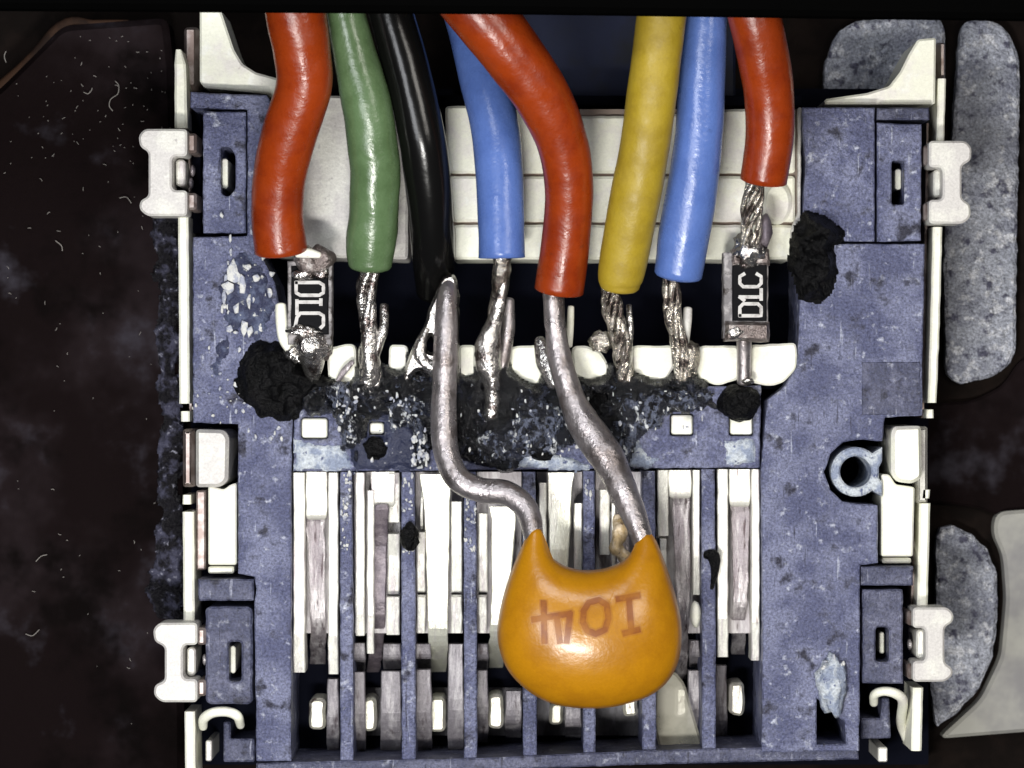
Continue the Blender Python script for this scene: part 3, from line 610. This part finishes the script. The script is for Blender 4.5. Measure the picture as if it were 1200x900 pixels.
# bare ends and solder
strands('bare_strands', [(434, 310, .4, 8), (430, 345, .3, 9), (432, 385, .2, 8), (434, 425, .1, 10), (434, 452, .05, 11)], SOLDER, w2, 5, 5.5, .03, 3)
tube('joint_pin', [(450, 358, .12, 5), (449, 385, .18, 5.5), (443, 405, .18, 7), (436, 420, .15, 9)], SOLDER, w2, bump=.3, bf=4)
tube('solder_joint', [(431, 380, .22, 9), (434, 410, .2, 11), (433, 440, .12, 11), (432, 455, .05, 9)], SOLDER, w2, bump=.35, bf=4, seed=3)
tube('bare_strands', [(588, 300, .4, 13), (588, 320, .36, 13), (584, 345, .3, 10), (581, 370, .26, 9)], STRAND, w4, bump=.35, bf=4)
tube('solder_joint', [(592, 322, .42, 4), (588, 345, .38, 6), (582, 372, .32, 9), (573, 400, .25, 15), (573, 425, .22, 14), (577, 455, .16, 10), (576, 488, .08, 9)], SOLDER, w4, bump=.3, bf=4, seed=5)
tube('joint_pin', [(596, 352, .1, 7), (595, 390, .1, 8), (588, 430, .08, 8)], LEAD, w4, bump=.1)
strands('bare_strands', [(715, 334, .55, 10), (718, 365, .4, 12), (726, 395, .3, 11), (731, 425, .18, 10), (732, 446, .1, 9)], STRAND, w6, 8, 3.4, .045, 7, .2)
blob('solder_joint', 705, 400, .12, 15, 12, .1, STRAND, w6, .4, 1.8, 5, 3)
tube('joint_pin', [(737, 358, .2, 3), (738, 385, .24, 4.5), (733, 415, .2, 8), (731, 445, .1, 8)], SOLDER, w6, bump=.3, bf=5)
strands('bare_strands', [(786, 320, .45, 9), (787, 350, .4, 10), (790, 380, .32, 10), (798, 412, .22, 11), (801, 446, .1, 10)], STRAND, w7, 9, 3.2, .022, 9, .15)
tube('joint_pin', [(806, 362, .15, 5), (805, 378, .18, 5.5), (801, 400, .2, 7)], CLIP, w7, bump=.1)
blob('solder_joint', 808, 418, .1, 13, 22, .12, STRAND, w7, .35, 1.6, 8, 3)
strands('bare_strands', [(886, 206, .62, 13), (882, 235, .55, 14), (880, 262, .48, 13), (879, 286, .42, 12)], STRAND, w8, 8, 2.8, .04, 11, .15)
blob('solder_joint', 879, 292, .32, 19, 21, .16, SOLDER, w8, .28, 2, 11, 4)
blob('solder_joint', 897, 270, .36, 8, 19, .14, DARKC, w8, .15, 1.5, 14, 3)
tube('bare_strands', [(350, 288, .46, 6), (358, 296, .42, 8), (372, 300, .38, 7)], STRAND, w1, bump=.4, bf=5)

# ------------------------------------------------------------------ resistors
def resistor(label, x0, y0, x1, y1, zb, zt, glyphs, ends):
    r = thing('chip_resistor', label, 'resistor', 'chip resistors bridging wire and connector', P((x0 + x1) / 2, (y0 + y1) / 2, zb))
    prism('body', roughen(R(x0, y0, x1, y1), .5), zb, zt - .03, RSIDE, r, 1.2)
    prism('glaze', roughen(R(x0 + ends[0], y0 + ends[1], x1 - ends[2], y1 - ends[3]), .4), zt - .05, zt, RBODY, r, 1.2)
    V, F = stroke_data(glyphs, 4.0, lambda x, y: zt + .004)
    link('marking', V, F, PRINT, r, False)
    return r
# left: 01C read downwards; right: D1C read upwards
gl = [[(347, 331), (347, 343), (352, 346), (374, 346), (379, 343), (379, 334), (374, 331), (347, 331)],
      [(348, 352), (348, 362)], [(348, 354), (375, 354)], [(348, 362), (348, 368)], [(376, 351), (376, 357)],
      [(346, 383), (348, 372), (352, 367), (374, 367), (379, 370), (379, 381), (376, 384)], [(340, 388), (346, 383)]]
r1 = resistor('left chip resistor marked 01C with printing read downwards', 337, 306, 389, 404, .0, .36, gl, (4, 6, 4, 12))
tube('termination', [(350, 300, .36, 9), (362, 306, .40, 14), (378, 304, .38, 13), (390, 302, .32, 8)], TERM, r1, bump=.5, bf=4, seed=1)
blob('solder_joint', 356, 322, .38, 13, 6, .07, SOLDER, r1, .45, 2.4, 3, 3); blob('solder_joint', 376, 320, .38, 9, 7, .06, SOLDER, r1, .45, 2.4, 4, 3)
tube('solder_spike', [(348, 297, .52, 5), (362, 297, .53, 6), (374, 299, .5, 4)], CREAM, r1, seg=10, bump=.15)
blob('solder_joint', 364, 404, .2, 25, 20, .24, SOLDER, r1, .12, 1.6, 7, 4)
tube('solder_joint', [(364, 408, .22, 20), (366, 424, .16, 14), (366, 440, .08, 9), (366, 448, .04, 7)], SOLDER, r1, bump=.15, bf=3)
tube('solder_prong', [(329, 358, .22, 6.5), (330, 378, .25, 7), (333, 398, .25, 6.5), (342, 411, .2, 6), (352, 420, .12, 5)], CREAM, r1, seg=12, n=6)
blob('solder_joint', 346, 414, .16, 13, 12, .14, SOLDER, r1, .4, 2, 21, 4)
blob('solder_joint', 381, 408, .18, 9, 14, .14, TERM, r1, .3, 2, 22, 3)
blob('solder_joint', 356, 388, .37, 17, 6, .05, SOLDER, r1, .5, 2.4, 23, 3)
tube('joint_pin', [(413, 424, .05, 3), (404, 434, .08, 4), (396, 446, .05, 3)], LILAC, r1, seg=8)
gr = [[(867, 370), (867, 360), (871, 356), (888, 356), (892, 360), (892, 370), (867, 370)],
      [(892, 345), (892, 351)], [(892, 348), (867, 348)], [(872, 352), (867, 348)], [(892, 339), (892, 345)],
      [(872, 321), (867, 324), (867, 332), (871, 336), (888, 336), (892, 332), (892, 324), (887, 321)]]
r2 = resistor('right chip resistor marked D1C with printing read upwards', 848, 296, 900, 396, .0, .36, gr, (10, 14, 1.5, 20))
prism('termination', roughen(R(850, 377, 902, 400), .8), .02, .42, TERM, r2, 4, bz=.07)
blob('solder_joint', 862, 390, .38, 12, 8, .06, SOLDER, r2, .35, 2, 7, 3)
prism('termination', roughen(R(858, 292, 902, 311), .8), .02, .38, TERM, r2, 3)
tube('joint_pin', [(872, 396, .2, 9), (872, 425, .1, 8.5), (872, 448, .05, 8.5)], LEAD, r2, seg=12)
blob('solder_joint', 876, 446, .1, 9, 5, .08, SOLDER, r2, .3, 2, 9, 2)

# ------------------------------------------------------------------ capacitor
CZ = .95; CH = .50; cc = (690, 758)
cap = thing('ceramic_capacitor', 'orange ceramic capacitor marked 104 upside down on two bent leads', 'capacitor', None, P(cc[0], 828, .4))
outl = [(617, 628), (622, 619), (629, 617), (635, 622), (640, 640), (646, 652), (660, 662), (676, 667), (692, 668), (712, 665), (730, 657), (741, 645), (747, 632), (753, 624), (761, 624), (768, 632), (776, 650), (787, 682), (796, 715), (799, 745), (795, 775), (783, 798), (764, 814), (738, 824), (706, 830), (670, 829), (640, 822), (614, 806), (595, 785), (585, 760), (583, 735), (588, 705), (598, 672), (608, 648)]
sp = [(q.x, q.y) for q in spline([Vector(p) for p in outl + [outl[0]]], 5)][:-1]
def ang(p): return math.atan2(p[1] - cc[1], p[0] - cc[0])
sp_r = sorted((ang(p), math.dist(p, cc)) for p in sp)
def Rad(a):
    for i in range(len(sp_r)):
        a0, r0 = sp_r[i - 1]; a1, r1_ = sp_r[i]
        if i == 0: a0 -= 2 * math.pi
        if a0 <= a <= a1: return r0 + (r1_ - r0) * ((a - a0) / max(1e-9, a1 - a0))
    a0, r0 = sp_r[-1]; a1, r1_ = sp_r[0]; return r0 + (r1_ - r0) * ((a - a0) / max(1e-9, a1 + 2 * math.pi - a0))
import numpy as np
GX0, GY0, GS = 560, 596, 2.0
gw, gh = 132, 126
def _mask():
    m = np.zeros((gh, gw), bool)
    for j in range(gh):
        for i in range(gw): m[j, i] = inside((GX0 + i * GS, GY0 + j * GS), sp)
    return m
_m = _mask(); U = np.zeros((gh, gw)); _w = 1.9
for it in range(2500):                       # membrane blown up inside the outline
    A = np.zeros_like(U); A[1:-1, 1:-1] = .25 * (U[:-2, 1:-1] + U[2:, 1:-1] + U[1:-1, :-2] + U[1:-1, 2:]) + 1
    U = np.where(_m, A, 0)
U /= U.max()
def prof2(x, y, t):
    i = (x - GX0) / GS; j = (y - GY0) / GS; i0, j0 = int(i), int(j); fi, fj = i - i0, j - j0
    i0 = max(0, min(gw - 2, i0)); j0 = max(0, min(gh - 2, j0))
    u = U[j0, i0] * (1 - fi) * (1 - fj) + U[j0, i0 + 1] * fi * (1 - fj) + U[j0 + 1, i0] * (1 - fi) * fj + U[j0 + 1, i0 + 1] * fi * fj
    e = max(0.0, 1 - t); return (max(0, u) ** .52) * min(1, e / .02) if t > .98 else max(0, u) ** .52
def cap_h(x, y):
    d = math.dist((x, y), cc); t = d / Rad(ang((x, y))); return CZ + CH * prof2(x, y, t)
V = []; F = []; n = len(sp); ts = [1, .992, .975, .95, .915, .87, .81, .74, .66, .57, .47, .36, .24, .12]
for side in (1, -1):
    b = len(V)
    for t in ts:
        for x, y in sp:
            xx, yy = cc[0] + (x - cc[0]) * t, cc[1] + (y - cc[1]) * t; V.append(P(xx, yy, CZ + side * CH * prof2(xx, yy, t)))
    V.append(P(*cc, CZ + side * CH * prof2(cc[0], cc[1], 0))); c = len(V) - 1
    for r in range(len(ts) - 1):
        for i in range(n):
            j = (i + 1) % n; q = (b + r * n + i, b + r * n + j, b + (r + 1) * n + j, b + (r + 1) * n + i)
            F.append(q if side < 0 else q[::-1])
    for i in range(n):
        q = (b + (len(ts) - 1) * n + i, b + (len(ts) - 1) * n + (i + 1) % n, c); F.append(q if side < 0 else q[::-1])
link('body', V, F, CERAMIC, cap, True)
g104 = [[(637, 706), (638, 752)], [(625, 726), (668, 719)], [(668, 719), (664, 752)], [(652, 721), (656, 752)],
        [(684, 716), (690, 706), (702, 703), (711, 709), (713, 725), (709, 738), (698, 743), (688, 739), (683, 729), (684, 716)],
        [(724, 702), (748, 698)], [(737, 700), (740, 740)], [(732, 742), (748, 738)]]
V, F = stroke_data(g104, 10.5, lambda x, y: cap_h(x, y) + .003)
link('marking_edge', V, F, INK_SOFT, cap, True)
V, F = stroke_data(g104, 7, lambda x, y: cap_h(x, y) + .012)
link('marking', V, F, INK, cap, True)
tube('lead', [(526, 334, .36, 9), (524, 350, .44, 12), (522, 400, .5, 14), (521, 450, .5, 14.5), (520, 490, .52, 15), (523, 530, .56, 15), (536, 560, .62, 15), (562, 574, .68, 14.5), (592, 577, .74, 14.5), (612, 590, .8, 14), (622, 610, .86, 13), (626, 635, .92, 11)], LEAD, cap, n=8, seg=20, bump=.05, bf=3, label='left lead with a sharp double bend')
tube('lead', [(648, 342, .52, 12), (650, 380, .52, 13), (656, 420, .52, 14), (668, 460, .54, 15), (684, 495, .58, 19), (708, 530, .66, 20), (728, 570, .76, 17), (743, 605, .86, 14), (755, 640, .93, 11)], LEAD, cap, n=8, seg=20, bump=.1, bf=3, seed=4, label='right lead running straight down to the capacitor')
V, F = prism_data(roughen(round_poly([(519, 322), (534, 321), (538, 345), (538, 452), (512, 456), (504, 440), (490, 434), (482, 440), (476, 450), (472, 436), (482, 408), (496, 382), (506, 350)], 6), 1.1, 4), .02, .42, 4, holes=[roughen(round_poly([(504, 392), (510, 402), (508, 414), (501, 412), (499, 402)], 3), .5, 4)], bz=.14)
link('solder_joint', V, F, SOLDER, cap)
tube('solder_joint', [(500, 386, .40, 5), (492, 410, .40, 8), (500, 426, .38, 9), (516, 432, .36, 10)], SOLDER, cap, bump=.3, bf=4, seed=6)
tube('solder_joint', [(632, 398, .2, 7), (640, 425, .3, 10), (652, 450, .35, 10)], SOLDER, cap, bump=.3, bf=4, seed=2)
tube('joint_pin', [(669, 360, .1, 4), (668, 385, .12, 4.5), (666, 405, .12, 5)], CREAM, cap, seg=10)

# ------------------------------------------------------------------ sundries
sl = prism('glow_sheet', round_poly([(768, 796), (790, 786), (802, 800), (822, 868), (832, 890), (776, 892), (766, 850)], 6), -.75, -.62, GLOW, None, 3)  # soft glow of light below the capacitor, put in as a translucent sheet
sl['label'] = 'pale glow in the slots below the capacitor, built as a milky sheet'; sl['category'] = 'painted glow'
th = tube('burr', [(826, 650, -.02, 4), (836, 652, -.02, 7), (838, 668, -.04, 5), (834, 690, -.06, 2)], BURNT, None, 'black burr on the last divider near the right slot', None, 'burr', bump=.3, bf=5)
cv = prism('bezel_strip', [(-400, -90), (1600, -90), (1600, 24), (1200, 21), (600, 13), (0, 9), (-400, 5)], 2.25, 2.6, BEZEL, None, 6, bz=.1)  # edge of the monitor bezel, added here as a bar over the wires
cv['label'] = 'straight black monitor bezel edge crossing above all the wires'; cv['category'] = 'bezel strip'
lints = []
rn = random.Random(31)
for _ in range(150):
    x = rn.uniform(2, 200); y = rn.choice((rn.gauss(150, 70), rn.uniform(40, 860), rn.gauss(120, 50)))
    if y < 40 or y > 880 or (x + y < 115): continue
    a = rn.uniform(0, 6.28); l = rn.choice((.4, .5, .6, .8, 1.2, 2.0)); b = rn.uniform(-.8, .8); r = rn.uniform(.2, .42)
    z = -1.44
    lints.append(tube_data([(x, y, z, r), (x + l * math.cos(a), y + l * math.sin(a), z, r), (x + l * math.cos(a) + l * math.cos(a + b), y + l * math.sin(a) + l * math.sin(a + b), z, r * .8)], seg=6, n=3))
for pts in ([(135, 95), (139, 100), (138, 110), (130, 116), (128, 124), (132, 130)], [(98, 108), (103, 110), (107, 106), (108, 103)], [(140, 232), (148, 231), (154, 238)], [(65, 282), (72, 288), (73, 294)], [(42, 658), (48, 652), (55, 650)], [(30, 743), (38, 745), (46, 738)], [(7, 60), (5, 66), (7, 73)]):
    lints.append(tube_data([(x, y, -1.43, .45) for x, y in pts], seg=6, n=4))
V, F = join(lints); link('lint', V, F, LINT, None, True, 'pale lint specks scattered over the dark panel', 'stuff')

# recalculated outward normals on every mesh
import bmesh
for me in bpy.data.meshes:
    bm = bmesh.new(); bm.from_mesh(me); bmesh.ops.recalc_face_normals(bm, faces=bm.faces); bm.to_mesh(me); bm.free()
